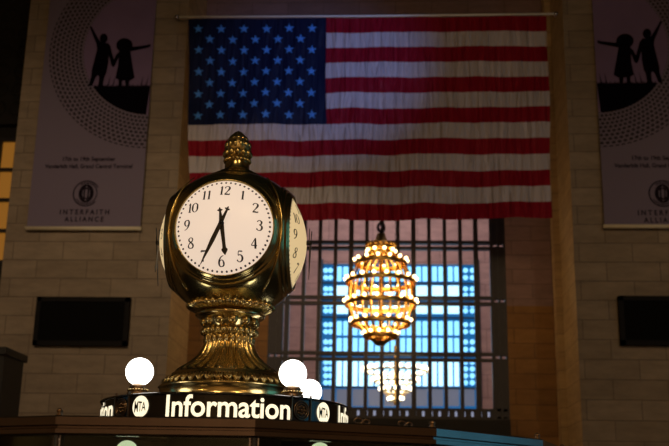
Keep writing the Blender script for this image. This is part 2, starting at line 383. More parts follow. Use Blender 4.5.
# ================================================================== CHANDELIERS
def chandelier(name, label, cx, Y, tiers, chaintop, topz, bulbmat, br, cat='chandelier', egg=True):
    base = at(cx, tiers[-1][0], Y); X = base.x
    t = thing(name, label, cat, (X, Y, base.z))
    rings = []
    for (py, rpx, n) in tiers:
        z = at(cx, py, Y).z; r = rpx/F*proj((X, Y, z))[2]; rings.append((z, r, n))
    ball = MB(); ball.ball((0,0,0), br, bulbmat, 10, 6)
    bm0 = None
    for z, r, n in rings:
        h = MB(); gm = 'gold' if egg else 'rod_cream'; h.tube([(X+r*math.cos(2*PI*k/48), Y+r*math.sin(2*PI*k/48), z-br*1.3) for k in range(48)], .035 if egg else .02, gm, 6, True)
        h.lathe([(r+.02, -.14 if egg else -.06),(r+.05,-.07 if egg else -.04),(r+.02,-.02)], gm, (X, Y, z-.02), n=48)
        hoop = h.build('tier_ring', t)
        for k in range(n):
            a = 2*PI*(k+.5*(len(hoop.children)==0 and int(z*10) % 2))/n + z
            if bm0 is None:
                o = ball.build('bulb'); bm0 = o
            else: o = bm0.copy(); COL.objects.link(o)
            o.parent = hoop; o.location = Vector((X+(r+.04)*math.cos(a), Y+(r+.04)*math.sin(a), z)) - base
            o.name = 'bulb'
    # ribs following the outline
    nr = 20 if egg else 8
    pts = [(r, z) for z, r, n in rings]
    if egg: pts = [(.12, topz)] + pts + [(.1, rings[-1][0]-.28)]
    for k in range(nr):
        a = 2*PI*k/nr; g = MB(); g.tube([(X+r*.93*math.cos(a), Y+r*.93*math.sin(a), z-.05) for r, z in pts], .026 if egg else .010, 'gold', 6); g.build('rib', t)
    c = MB()
    if egg:
        c.lathe([(.02,.35),(.12,.3),(.16,.12),(.34,.02),(.40,-.1),(.30,-.2),(.05,-.22)], 'gold', (X, Y, topz), n=24)
        for k in range(16):
            a = 2*PI*k/16; c.ball((X+.38*math.cos(a), Y+.38*math.sin(a), topz), .055, 'gold', 8, 6)
    c.lathe([(.05, topz+.2), (.05, rings[-1][0]-.2)], 'gold', (X, Y, 0), n=10)
    c.lathe([(.02,-.20),(.06,-.14),(.05,-.10),(.16,-.04),(.22,.0),(.1,.05)] if egg else [(.01,-.12),(.05,-.06),(.02,.02)], 'gold', (X, Y, rings[-1][0]), n=20)
    c.build('crown_and_stem', t)
    ch = MB(); z = topz+.3; i = 0; ck = 1.0 if egg else .2
    while z < chaintop:
        pts = [(math.cos(a)*.09*ck, math.sin(a)*.13) for a in [2*PI*q/10 for q in range(10)]]
        ch.tube([(X+(u if i % 2 else 0), Y+(0 if i % 2 else u), z+v) for u, v in pts], .040*ck, 'dark_iron', 6, True); z += .2; i += 1
    ch.build('chain', t)
    return t
Y1 = 27.25
c1 = chandelier('globe_chandelier', 'round gold chandelier ringed with amber bulbs hanging under the flag', 380.5, Y1,
    [(251,13,9),(260,25,14),(279,34,18),(301,35,18),(320,29,16),(332.5,16,12)], at(381, 160, Y1).z, at(381, 245, Y1).z, 'bulb_amber', .046)
Y2 = 32.0
c2 = chandelier('tiered_chandelier', 'bright white tiered chandelier tapering downward seen behind the window bars', 395.5, Y2,
    [(369.5,31,24),(379.5,21,18),(389,14,12),(398.5,5.5,6)], at(395, 200, Y2).z, at(395, 352, Y2).z, 'bulb_white', .068, egg=False)

# ================================================================== FLAG
YFl = 25.72
q00, q10, q11, q01 = at(188.5, 19.5, YFl), at(547, 16.5, YFl), at(551.5, 218.5, YFl), at(189, 221.5, YFl)
def wav(u, v):
    a = .045*math.sin(u*23+v*5+1.2*math.sin(v*3)) + .03*math.sin(u*51-v*7) + .012*math.sin(u*120+v*19)
    a += .06*math.sin((u*1.2+v*1.8)*7)*(.3+v*.7)
    return a*(.35+.65*v)
def flagp(u, v, off=0):
    p = q00*(1-u)*(1-v)+q10*u*(1-v)+q11*u*v+q01*(1-u)*v
    return Vector((p.x + .02*math.sin(v*9+u*4), YFl - .02 - wav(u, v) - off, p.z + .012*math.sin(u*31)*(v)))
cu = (327-188.5)/(547-188.5); cvn = 7/13
b = MB(); NU = 240; NVs = 5
for s in range(13):
    u0i = round(cu*NU) if s < 7 else 0
    vs = []; fs = []
    for j in range(NVs+1):
        for i in range(u0i, NU+1): vs.append(flagp(i/NU, (s+j/NVs)/13))
    w = NU-u0i+1
    for j in range(NVs):
        for i in range(w-1): fs.append((j*w+i, j*w+i+1, (j+1)*w+i+1, (j+1)*w+i))
    b.add(vs, fs, 'flag_red' if s % 2 == 0 else 'flag_white', True)
nu = round(cu*NU); vs = []; fs = []
for j in range(36):
    for i in range(nu+1): vs.append(flagp(i/NU, j/35*cvn))
for j in range(35):
    for i in range(nu): fs.append((j*(nu+1)+i, j*(nu+1)+i+1, (j+1)*(nu+1)+i+1, (j+1)*(nu+1)+i))
b.add(vs, fs, 'flag_blue', True)
asp = (q10-q00).length/(q01-q00).length
for row in range(9):
    n = 6 if row % 2 == 0 else 5
    for k in range(n):
        uc = cu*(.072 + (k + (0 if n == 6 else .5))*.1655); vc = cvn*(.10 + row*.1015); R = .0145
        pts = []
        for i in range(10):
            r = R if i % 2 == 0 else R*.4; a = PI/2 + i*PI/5; pts.append((uc+r*math.cos(a), vc-r*math.sin(a)*asp))
        vs = [flagp(uc, vc, .006)]+[flagp(x, y, .006) for x, y in pts]
        b.add(vs, [(0, i+1, (i+1) % 10+1) for i in range(10)], 'flag_star')
loc = (q00+q10)/2
t = thing('american_flag', 'large stars and stripes flag hanging between the stone piers', 'flag', loc)
b.build('cloth', t)
b = MB(); pL, pR = at(177, 17, YFl), at(556, 13.8, YFl); dv = (pR-pL)
b.tube([pL-dv*.002, (pL+pR)/2-Vector((0,0,.02)), pR], .028, 'rope_white', 8); b.build('hanging_pole', t)
for e in (pL, pR):
    b = MB(); b.tube([e, e+Vector((0, YF-YFl+.02, .05))], .025, 'steel', 8); b.ball(e, .06, 'steel'); b.build('wall_bracket', t)

# ================================================================== BANNERS
YB = 25.86
def bannermat(name, cx, cz, r0, r1, side):
    m, nt, b = nmat(name); L = nt.links.new
    def M(op, a, c=None):
        n = nt.nodes.new('ShaderNodeMath'); n.operation = op
        for i, x in enumerate((a, c)):
            if x is None: continue
            if isinstance(x, (int, float)): n.inputs[i].default_value = x
            else: L(x, n.inputs[i])
        return n.outputs[0]
    tc = nt.nodes.new('ShaderNodeTexCoord'); sp = nt.nodes.new('ShaderNodeSeparateXYZ'); L(tc.outputs['Object'], sp.inputs[0])
    X = M('SUBTRACT', sp.outputs['X'], cx); Z = M('SUBTRACT', sp.outputs['Z'], cz)
    R = M('SQRT', M('ADD', M('MULTIPLY', X, X), M('MULTIPLY', Z, Z)))
    ang = M('ARCTAN2', Z, X)
    k = 1/.11
    rr = M('MULTIPLY', R, k)
    a2 = M('MULTIPLY', ang, 18)
    row = M('FLOOR', rr); ashift = M('ADD', a2, M('MULTIPLY', row, .5))
    fx = M('SUBTRACT', M('FRACT', ashift), .5); fy = M('SUBTRACT', M('FRACT', rr), .5)
    d = M('SQRT', M('ADD', M('MULTIPLY', fx, fx), M('MULTIPLY', fy, fy)))
    dot = M('LESS_THAN', d, .36)
    ring = M('MULTIPLY', M('GREATER_THAN', R, r0), M('LESS_THAN', R, r1))
    fac = M('MULTIPLY', dot, ring)
    mx = nt.nodes.new('ShaderNodeMix'); mx.data_type = 'RGBA'; mx.inputs[6].default_value = (.20,.165,.25,1); mx.inputs[7].default_value = (.035,.022,.035,1)
    L(fac, mx.inputs[0]); L(mx.outputs[2], b.inputs['Base Color']); b.inputs['Roughness'].default_value = .75
def banner(label, x0, x1, zb, zt, side, gz_ref):
    """side=+1 : picture cropped at the right edge (left banner)"""
    xe = x1 if side > 0 else x0
    sc = (at(140, 100, YB)-at(100, 100, YB)).length/40      # metres per pixel on this wall
    def L(px, py):                                         # left banner measurement -> world, mirrored for the other one
        p = at(px, py, YB); return (p.x if side > 0 else xe + (XE_L - p.x)), p.z
    c = at(152, 49, YB); cz = c.z; cx = xe
    r0, r1 = 70*sc, 105*sc
    bl = Vector(((x0+x1)/2, YB, zb))
    t = thing('event_banner', label, 'banner', bl, group=None)
    mn = 'banner_cloth_%s' % ('a' if side > 0 else 'b'); bannermat(mn, cx-bl.x, cz-bl.z, r0, r1, side)
    b = MB(); b.box((x0, YB, zb), (x1, YB+.02, zt), mn); b.build('cloth', t)
    b = MB(); b.tube([(x0-.03, YB-.01, zb), (x1+.03, YB-.01, zb)], .055, 'rod_cream', 10); b.build('bottom_rod', t)
    b = MB(); b.tube([(x0-.03, YB+.01, zt), (x1+.03, YB+.01, zt)], .055, 'rod_cream', 10); b.build('top_rod', t)
    # moonlit disc
    b = MB(); pts = []
    for i in range(49):
        a = PI/2 + PI*i/48
        pts.append((cx + side*r0*math.cos(a), cz + r0*math.sin(a)))
    b.poly(pts, 'print_sky', lambda x, y: Vector((x, YB-.003, y))); b.build('printed_disc', t)
    # dark hill with grass
    b = MB(); gy = L(120, 86.5)[1]; pts = []
    a0 = math.asin((gy-cz)/r0)
    for i in range(33): 
        a = PI - a0 + (PI/2+a0)*i/32
        pts.append((cx + side*r0*math.cos(a), cz + r0*math.sin(a)))
    W0 = r0*math.cos(a0); pts2 = []
    rnd = random.Random(3)
    for i in range(70): f = i/69; pts2.append((cx - side*W0*f, gy + (rnd.uniform(.02,.09) if i % 2 else 0)))
    b.poly(pts[:-1]+pts2[:1]+pts2[1:-1], 'print_dark', lambda x, y: Vector((x, YB-.006, y)))
    for gxp in (108, 113, 128, 141, 146):
        xx, zz = L(gxp, 86); b.poly([(xx-.02, zz), (xx+.02, zz), (xx+.05*side, zz+.32)], 'print_dark', lambda x, y: Vector((x, YB-.006, y)))
    b.build('printed_hill', t)
    z = lambda p: L(60+p[0]/3.72, p[1]/3.72)
    boy = [(110,99),(118,98),(128,118),(148,152),(158,160),(178,160),(188,172),(196,205),(206,240),(200,250),(190,240),(182,205),(180,235),(172,275),(166,285),(158,322),(142,322),(146,285),(140,280),(132,290),(120,320),(106,320),(116,285),(118,262),(130,215),(138,185),(136,165),(122,130)]
    girl = [(222,190),(262,190),(268,230),(278,290),(262,300),(256,300),(254,324),(244,324),(242,300),(232,300),(230,324),(218,324),(218,298),(206,290),(216,245),(218,215),(205,245),(196,250),(192,242),(208,205)]
    arm = [(258,176),(325,168),(336,164),(338,172),(328,178),(262,192)]
    ell = lambda cx_, cy_, rx, ry: [(cx_+rx*math.cos(2*PI*i/20), cy_+ry*math.sin(2*PI*i/20)) for i in range(20)]
    for nm, ps in (('printed_boy', (boy, ell(163,143,15,18))), ('printed_girl', (girl, ell(240,169,31,27), arm))):
        b = MB()
        for j, p in enumerate(ps): b.poly([z(q) for q in p], 'print_dark', lambda x, y, j=j: Vector((x, YB-.008-.001*j, y)))
        b.build(nm, t)
    # texts (not mirrored), placed relative to the banner middle
    xm = (x0+x1)/2
    def txt(s, py, wpx, hpx, off=0.0, spc=1.0):
        vs, fs, w, h = text2d(s, 1, off, spc); k = wpx*sc/w; kh = k*1.1
        zz = at(89, py, YB).z
        mb.add([(xm+v[0]*k, YB-.005, zz+(v[1]-h/2)*kh) for v in vs], fs, 'print_ink')
    mb = MB(); txt('17th to 19th September', 159.6, 52, 5, .03); mb.build('date_lettering', t)
    mb = MB(); txt('Vanderbilt Hall, Grand Central Terminal', 166.6, 86, 5, .03); mb.build('venue_lettering', t)
    mb = MB(); txt('INTERFAITH', 212.0, 48, 5, .03, 1.5); txt('ALLIANCE', 219.2, 38, 5, .03, 1.5); mb.build('name_lettering', t)
    mb = MB(); cz2 = at(86, 193.5, YB).z; R = 12.5*sc
    def arc(r, a0, a1, wd, cx_=0, cy_=0, ry=None):
        n = 24; vs = []
        for i in range(n+1):
            a = a0+(a1-a0)*i/n
            for q in (-wd, wd): vs.append((xm+cx_+(r+q)*math.cos(a), YB-.005, cz2+cy_+((ry or r)+q)*math.sin(a)))
        mb.add(vs, [(2*i, 2*i+1, 2*i+3, 2*i+2) for i in range(n)], 'print_ink')
    arc(R, 0.5, 5.6, .018); arc(R*.84, -2.6, 2.2, .014)
    for e in (.2, .45, .66): arc(R*e*.8, PI*.5, PI*1.5, .022, 0, 0, R*.68); arc(R*e*.8, -PI*.5, PI*.5, .022, 0, 0, R*.68)
    arc(R*.5, PI, 2*PI, .02, 0, R*.1); arc(R*.5, 0, PI, .02, 0, -R*.1)
    mb.build('emblem', t)
    return t
xa = (at(28, 226, YB).x + at(49, 0, YB).x)/2; XE_L = xb = (at(140.5, 230, YB).x+at(156, 0, YB).x)/2
zb = at(84, 228.5, YB).z; zt = at(100, -70, YB).z
banner('grey purple event banner with child silhouettes on the left stone pier', xa, xb, zb, zt, 1, 0)
xc = (at(603, 226, YB).x*.7+at(596, 0, YB).x*.3)
banner('grey purple event banner cut by the right photo edge on the right pier', xc, xc+(xb-xa), at(640, 226.5, YB).z, zt, -1, 0)

# dark boards on piers
def board(label, p0, p1, x1=None):
    a = at(*p0, YF-.12); c = at(*p1, YF-.12)
    if x1: c.x = x1
    t = thing('display_board', label, 'board', ((a.x+c.x)/2, YF-.12, c.z))
    b = MB(); b.box((a.x, YF-.12, c.z), (c.x, YF, a.z), 'board_frame')
    for (u0, v0, u1, v1) in ((a.x, a.z-.12, c.x, a.z), (a.x, c.z, c.x, c.z+.12), (a.x, c.z, a.x+.12, a.z), (c.x-.12, c.z, c.x, a.z)):
        b.box((u0, YF-.17, v0), (u1, YF-.1, v1), 'board_frame')
    b.build('frame', t)
    b = MB(); b.box((a.x+.12, YF-.14, c.z+.12), (c.x-.12, YF-.119, a.z-.12), 'board_black'); b.build('screen', t)
    return t
board('black unlit display board on the left stone pier', (37.5, 297), (127, 346))
pw = at(127, 320, YF).x-at(37.5, 320, YF).x
board('black unlit display board on the right stone pier', (618, 296), (669, 345.5), at(618, 320, YF).x+pw)

# dark cabinet at far left
yk = 21.0
a = at(4, 352, yk); t = thing('ticket_kiosk', 'tall dark cabinet standing at the lower left edge', 'kiosk', (a.x-1.2, yk+.6, 0))
b = MB(); b.box((a.x-2.4, yk, 0), (a.x, yk+1.2, a.z), 'kiosk_dark'); b.build('body', t)
b = MB()
for i in range(7): x = a.x-2.4+.4*i; b.box((x-.04, yk-.05, .2), (x+.04, yk, a.z-.1), 'kiosk_dark')
b.build('ribs', t)
b = MB(); b.box((a.x-2.5, yk-.08, a.z-.05), (a.x+.06, yk+1.26, a.z+.1), 'kiosk_dark'); b.build('cornice', t)

# ================================================================== CLOCK
D0 = 6.3
r = ray(226.8, 391); hdir = Vector((r.x, r.y, 0)).normalized()
AX = Vector((hdir.x*D0, hdir.y*D0, 0)); TOC = -hdir; RT = Vector((hdir.y, -hdir.x, 0))
def zrow(py):
    lo, hi = -1, 9
    for _ in range(50):
        mid = (lo+hi)/2
        if proj((AX.x, AX.y, mid))[1] > py: lo = mid
        else: hi = mid
    return lo
def hw(px, py): return px/F*proj((AX.x, AX.y, zrow(py)))[2]
def dirv(deg): a = math.radians(deg); return TOC*math.cos(a) + RT*math.sin(a)
def pt(deg, r, z): return Vector((AX.x, AX.y, z)) + dirv(deg)*r
ZC = zrow(243); ZRT = zrow(406); 
PHI = -9.2
clock = thing('four_faced_clock', 'brass four-faced ball clock on a fluted pedestal above the round sign', 'clock', (AX.x, AX.y, ZRT))
C0 = Vector((AX.x, AX.y, ZC)); RB = .476
# body
b = MB(); n, mm = 128, 64; vs = []; fs = []
norms = [dirv(PHI+90*k) for k in range(4)]
for i in range(mm+1):
    th = PI*i/mm
    for k in range(n):
        a = 2*PI*k/n; p = Vector((math.sin(th)*math.cos(a), math.sin(th)*math.sin(a), math.cos(th)))*RB
        for nn in norms:
            d = p.dot(nn)
            if d > .33: p -= nn*(d-.33)
        vs.append(C0+Vector((p.x, p.y, p.z*(.95 if p.z > 0 else 1))))
for i in range(mm):
    for k in range(n): k2 = (k+1) % n; fs.append((i*n+k, i*n+k2, (i+1)*n+k2, (i+1)*n+k))
b.add(vs, fs, 'dark_brass', True)
b.build('ball_case', clock)
# corner ornaments between the faces
for k in range(4):
    d = dirv(PHI+45+90*k); b = MB(); pts = []
    for i in range(25):
        th = math.radians(-48+96*i/24); pts.append(C0 + d*((RB+.004)*math.cos(th)) + Vector((0,0,(RB+.004)*math.sin(th))))
    b.tube(pts, [.003+.006*abs(math.sin(PI*i/24)) for i in range(25)], 'brass', 8)
    b.build('corner_moulding', clock)

# ---- digits as pen strokes (unit height, x to the right)
def cr(pts, n=6):
    out = []
    P = [pts[0]]+list(pts)+[pts[-1]]
    for i in range(1, len(P)-2):
        for k in range(n):
            t = k/n; o = []
            for c in range(3):
                p0, p1, p2, p3 = P[i-1][c], P[i][c], P[i+1][c], P[i+2][c]
                o.append(.5*(2*p1+(p2-p0)*t+(2*p0-5*p1+4*p2-p3)*t*t+(3*p1-p0-3*p2+p3)*t**3))
            out.append(tuple(o))
    out.append(tuple(P[-2])); return out
G = {
 '0': [[(0.25,1,.04),(0.47,.8,.09),(.5,.5,.12),(.47,.2,.09),(.25,0,.04),(.03,.2,.09),(0,.5,.12),(.03,.8,.09),(.25,1,.04)]],
 '1': [[(.04,.82,.03),(.14,.90,.05),(.2,1,.07)],[(.2,1,.10),(.2,.5,.11),(.2,0,.11)],[(.06,0.02,.035),(.34,.02,.035)]],
 '2': [[(.04,.76,.09),(.06,.92,.06),(.25,1,.05),(.44,.88,.10),(.44,.68,.12),(.28,.4,.07),(.02,.04,.05)],[(.02,.06,.10),(.25,.06,.11),(.48,.04,.07),(.5,.16,.04)]],
 '3': [[(.04,.84,.08),(.12,.96,.05),(.26,1,.05),(.42,.86,.11),(.38,.64,.08),(.2,.55,.04)],[(.2,.55,.04),(.42,.46,.09),(.47,.24,.12),(.34,.03,.07),(.15,0,.05),(.02,.1,.08),(.03,.18,.08)]],
 '4': [[(.38,1,.05),(.2,.66,.05),(0,.3,.05)],[(0,.29,.06),(.28,.29,.06),(.54,.29,.06)],[(.38,1,.07),(.38,.5,.12),(.38,0,.12)]],
 '5': [[(.46,.96,.08),(.28,.96,.08),(.1,.97,.05)],[(.1,.97,.05),(.08,.75,.05),(.07,.55,.05)],[(.07,.55,.04),(.25,.64,.06),(.44,.5,.11),(.46,.25,.12),(.32,.03,.07),(.14,0,.05),(.01,.1,.08),(.02,.18,.08)]],
 '6': [[(.46,.98,.04),(.24,.88,.06),(.06,.6,.10),(.01,.3,.12),(.08,.06,.08),(.26,0,.05),(.44,.1,.09),(.47,.32,.11),(.38,.54,.07),(.22,.58,.04),(.07,.44,.05)]],
 '7': [[(.02,.84,.05),(.06,.96,.10),(.25,.95,.10),(.5,.97,.06)],[(.5,.97,.05),(.34,.6,.07),(.22,.3,.10),(.18,0,.12)]],
 '8': [[(.25,.55,.06),(.08,.68,.09),(.06,.86,.08),(.25,1,.04),(.43,.86,.08),(.41,.68,.07),(.25,.55,.08),(.06,.38,.06),(.0,.2,.09),(.08,.04,.07),(.25,0,.05),(.43,.05,.08),(.49,.22,.11),(.42,.38,.10),(.25,.55,.06)]],
 '9': [[(.02,.02,.04),(.24,.12,.06),(.42,.4,.10),(.47,.7,.12),(.4,.94,.08),(.24,1,.05),(.06,.9,.09),(.01,.7,.11),(.1,.47,.07),(.26,.42,.04),(.41,.56,.05)]],
}
GW = {'1': .36}
AF, BF, RF = .362, .098, .294
def dome(rr): return AF + BF*(1-(rr/RF)**2)
def face(k, mat):
    nrm = norms[k]; up = Vector((0,0,1)); rt = up.cross(nrm).normalized()      # right as seen by someone looking at the dial
    def P(x, y, off=0): return C0 + nrm*(dome(math.hypot(x, y))+off) + rt*x + up*y
    b = MB()
    b.lathe([(max(RF*i/14, 1e-4), AF+BF*(1-(i/14)**2)) for i in range(15)], mat, C0, nrm, n=72)
    fo = MB(); fo.sm = b.sm
    # minute dots
    for i in range(60):
        a = 2*PI*i/60; cx, cy = .274*math.sin(a), .274*math.cos(a); rr = .0066
        b.add([P(cx, cy, .004)]+[P(cx+rr*math.cos(q), cy+rr*math.sin(q), .003) for q in [2*PI*j/8 for j in range(8)]], [(0, j+1, (j+1) % 8+1) for j in range(8)], 'dial_black')
    hh = .061
    for hnum in range(1, 13):
        a = 2*PI*hnum/12; s = str(hnum); ws = [GW.get(c, .5) for c in s]; gap = .13
        tw = sum(ws)+gap*(len(s)-1); x0 = .216*math.sin(a)-tw*hh/2; y0 = .216*math.cos(a)-hh/2
        for c, w in zip(s, ws):
            for st in G[c]:
                pl = cr(st); vs = []
                for i, (x, y, wd) in enumerate(pl):
                    p, q = pl[max(i-1, 0)], pl[min(i+1, len(pl)-1)]; tx, ty = q[0]-p[0], q[1]-p[1]; l = math.hypot(tx, ty) or 1
                    nx, ny = -ty/l, tx/l; h2 = wd*.76
                    for sg in (-1, 1): vs.append(P(x0+(x+sg*nx*h2)*hh, y0+(y+sg*ny*h2)*hh, .004))
                b.add(vs, [(2*i, 2*i+1, 2*i+3, 2*i+2) for i in range(len(pl)-1)], 'dial_black')
            x0 += (w+gap)*hh
    fobj = b.build('clock_face', clock)
    # bezel: nested rings around the glass
    z = MB(); z.lathe([(.340,.27),(.350,.30),(.352,.312),(.346,.324),(.338,.325),(.336,.336),(.328,.346),(.320,.346),(.317,.357),(.310,.367),(.303,.371),(.299,.380),(.293,.381),(.290,.364)], 'dark_brass', C0, nrm, n=96)
    z.build('bezel', clock)
    # hands
    T = dome(0)+.012
    def hand(name, ang, prof, off, tail):
        h = MB(); a = math.radians(ang); dx, dy = math.sin(a), math.cos(a); px_, py_ = dy, -dx
        vs = []
        for (l, w) in prof:
            for sg in (-1, 1):
                for o in (0, .004): vs.append(C0 + nrm*(T+off+o) + rt*(dx*l+px_*w*sg) + up*(dy*l+py_*w*sg))
        fs = []
        for i in range(len(prof)-1):
            A = 4*i; B = A+4; fs += [(A+1,A+3,B+3,B+1),(A,B,B+2,A+2),(A,A+1,B+1,B),(A+2,B+2,B+3,A+3)]
        fs += [(0,2,3,1), (len(vs)-4, len(vs)-3, len(vs)-1, len(vs)-2)]
        h.add(vs, fs, 'dial_black')
        h.lathe([(.001,-.03),(.014,-.03),(.014,.006),(.001,.010)], 'dial_black', C0+nrm*(T+off), nrm, n=16)
        for q in (0, PI/2):       # small cross near the tail end
            ca, sa = math.cos(q+a), math.sin(q+a); cx, cy = -tail*dx, -tail*dy; vs = []
            for l, w in ((-.017,.001),(-.010,.006),(0,.003),(.010,.006),(.017,.001)):
                for sg in (-1, 1): vs.append(C0 + nrm*(T+off+.0045) + rt*(cx+sa*l+ca*w*sg) + up*(cy+ca*l-sa*w*sg))
            h.add(vs, [(2*i, 2*i+1, 2*i+3, 2*i+2) for i in range(4)], 'dial_black')
        h.build(name, fobj)
    mt, ht = 203, 171
    hand('hour_hand', ht, [(-.092,.002),(-.08,.006),(-.06,.007),(0,.014),(.05,.012),(.13,.010),(.155,.011),(.165,.019),(.175,.016),(.200,.001)], .004, .075)
    hand('minute_hand', mt, [(-.094,.002),(-.085,.006),(-.05,.008),(0,.012),(.12,.013),(.20,.008),(.278,.0015)], .014, .085)
for k in range(4): face(k, 'opal_glass' if k in (0, 2) else 'opal_glass_yellow')

# crown and finial
ztop = ZC+RB
b = MB(); zz = lambda py: zrow(py)
zs_ = lambda r_: ZC+.95*math.sqrt(RB**2-r_**2)
b.lathe([(.20, zs_(.20)-.012), (.195, zs_(.195)+.003), (.16, zs_(.16)+.004), (.155, zs_(.155)+.010), (.12, zs_(.12)+.012), (.115, zs_(.115)+.022), (.09, zs_(.09)+.026), (.08, zs_(.08)+.036), (hw(12,161), zz(163)), (hw(12,161), zz(161)), (hw(9.5,160), zz(159.5))], 'dark_brass', (AX.x, AX.y, 0), n=48)
for k in range(20): b.ball(pt(18*k, hw(12.2,162), zz(161.8)), .013, 'brass', 8, 6)
b.build('crown_mount', clock)
b = MB()
b.lathe([(hw(x,150), zz(y)) for x, y in ((9,160),(11.5,158.5),(12.6,156),(11.3,153.5),(12.6,152.5),(12.9,149.5),(12,145),(10.3,141),(7.8,137),(4.5,133.5),(1.5,131.5),(.1,131))], 'carved_brass', (AX.x, AX.y, 0), n=48,
        mod=lambda a, i: 1+.045*math.cos(12*a+(PI if i % 2 else 0)))
for k in range(12):
    b.ball(pt(30*k, hw(12,155), zz(155)), .020, 'dark_brass', 8, 6, 1.3)
    b.ball(pt(30*k+15, hw(11,146), zz(147)), .018, 'dark_brass', 8, 6, 1.6)
    b.ball(pt(30*k, hw(8.5,146), zz(141)), .014, 'dark_brass', 8, 6, 1.6)
b.build('finial', clock)
# pedestal below the ball
b = MB(); A0 = (AX.x, AX.y, 0)
lobes = lambda N, d: (lambda a, i: 1 + d*(abs(math.sin(N*a/2))-.6))
b.lathe([(hw(31,300), zz(302)), (hw(35,300), zz(302.5)), (hw(40,303), zz(304.5)), (hw(43,306), zz(307.5)), (hw(42,306), zz(309.5)), (hw(37,306), zz(312)), (hw(28,306), zz(313.5))], 'brass', A0, n=360, mod=lobes(36, .10))
b.build('gadrooned_skirt', clock)
b = MB()
b.lathe([(hw(27,310), zz(309)), (hw(27,312), zz(313)), (hw(33.5,314), zz(314.5)), (hw(35,316), zz(316.5)), (hw(33.5,318), zz(318.5)), (hw(27,320), zz(320)), (hw(26,320), zz(325)), (hw(23,325), zz(330))], 'brass', A0, n=72)
for k in range(12): b.ball(pt(30*k+7, hw(25.5,323), zz(323)), .030, 'brass', 12, 8)
b.build('neck_disc', clock)
b = MB()
for k in range(28): b.ball(pt(360/28*k, hw(26.5,333), zz(333)), .0185, 'brass', 10, 6)
b.lathe([(hw(22,330), zz(330)), (hw(26,332), zz(332)), (hw(26,334), zz(334.5)), (hw(22,337), zz(337))], 'brass', A0, n=60)
b.build('bead_ring', clock)
b = MB()
prof = [(23,335),(23.3,340),(24.2,345),(26.5,351),(30,357),(36,363),(43,368),(50,372.5),(53,375)]
pf = []
for i in range(len(prof)-1):
    for t in range(3): f = t/3; pf.append((hw(prof[i][0]*(1-f)+prof[i+1][0]*f, 350), zz(prof[i][1]*(1-f)+prof[i+1][1]*f)))
pf.append((hw(53,372), zz(375)))
b.lathe(pf, 'brass', A0, n=288, mod=lambda a, i: 1+.13*(abs(math.sin(13*a))-.6)*min(1, (len(pf)-1-i)/5))
for k in range(24):    # lappets at the top of each flute
    b.ball(pt(15*k+7.5, hw(23.6,342), zz(341)), .016, 'brass', 8, 6, 1.8)
b.build('fluted_column', clock)
b = MB()
b.lathe([(hw(53,375), zz(374.5)), (hw(55.5,376), zz(376)), (hw(55.5,378), zz(378)), (hw(57,379), zz(379)), (hw(63.5,388), zz(387.5)), (hw(67,389), zz(388.3)), (hw(68.5,391), zz(390)), (hw(66.5,391), zz(391.2)), (hw(67.5,395), zz(402)), (hw(70.5,396), zz(404)), (hw(71,396), ZRT+.0125)], 'brass', A0, n=96, mod=None)
b.build('stepped_base', clock)
b = MB()
for k in range(44):      # carved leaf band
    d = 360/44*k; p0 = pt(d, hw(57.5,380), zz(379.6)); p1 = pt(d, hw(64,387), zz(387.6)); w = dirv(d+90)
    for q in (-1, 0, 1):
        e0 = p1 + dirv(d)*.004; e1 = p0 + w*(.022*q) + dirv(d)*.004
        b.tube([e0, e0.lerp(e1, .5)+w*(.006*q)+dirv(d)*.012, e1+dirv(d)*.006], [.005,.0085,.004], 'carved_brass', 6)
    b.ball(p0.lerp(p1, .5)+dirv(d+360/88)*0+w*.032+dirv(d)*.004, .007, 'brass', 8, 6)
b.build('leaf_band', clock)

# ================================================================== ROUND SIGN
RS = .732
zt_ = ZRT
zb_ = zrow(432)
sign = thing('information_sign', 'round black sign band with lit lettering under the clock', 'sign', (AX.x, AX.y, zb_))
b = MB()
b.lathe([(.001, zb_), (RS, zb_), (RS, zt_-.012)], 'sign_black', A0, n=120, smooth=False)
b.build('black_band', sign)
b = MB()
b.lathe([(RS-.005, zt_-.014), (RS+.008, zt_-.012), (RS+.010, zt_-.004), (RS, zt_+.002), (RS-.05, zt_+.004), (.42, zt_+.010), (.001, zt_+.011)], 'sign_black', A0, n=120); b.build('top_cover', sign)
def cyl(deg, x, z, off=.003): return pt(deg + math.degrees(x/RS), RS+off, z)
# rows of the front lettering, on the band surface facing the camera
def zfront(py, deg=0):
    lo, hi = 0, 6
    for _ in range(50):
        mid = (lo+hi)/2
        if proj(pt(deg, RS, mid))[1] > py: lo = mid
        else: hi = mid
    return lo
zl0, zl1 = zfront(417.3), zfront(394.8)
vs, fs, w, h = text2d('Information', 1, .017, .99)
halfw = math.radians(27)*RS
base_h = [v[1] for v in vs]; 
for c in (1.2, 88, 180, -85.8):
    b = MB(); b.add([cyl(c, v[0]/w*2*halfw, zl0+v[1]/h*(zl1-zl0)) for v in vs], fs, 'sign_lit'); b.build('lettering', sign)
tv, tf, tw, th = text2d('MTA', 1, .015, .95)
rr = (zl1-zl0)/2*.98; zm = (zl0+zl1)/2
for c in (-39, 47.6, 137, -130):
    b = MB(); b.add([cyl(c, 0, zm, .004)]+[cyl(c, rr*math.cos(a), zm+rr*math.sin(a), .004) for a in [2*PI*i/40 for i in range(40)]], [(0, i+1, (i+1) % 40+1) for i in range(40)], 'sign_lit')
    b.add([cyl(c, v[0]/tw*rr*1.42, zm+(v[1]/th-.5)*rr*(.95-.35*(v[0]/tw)), .0065) for v in tv], tf, 'sign_black'); b.build('roundel', sign)
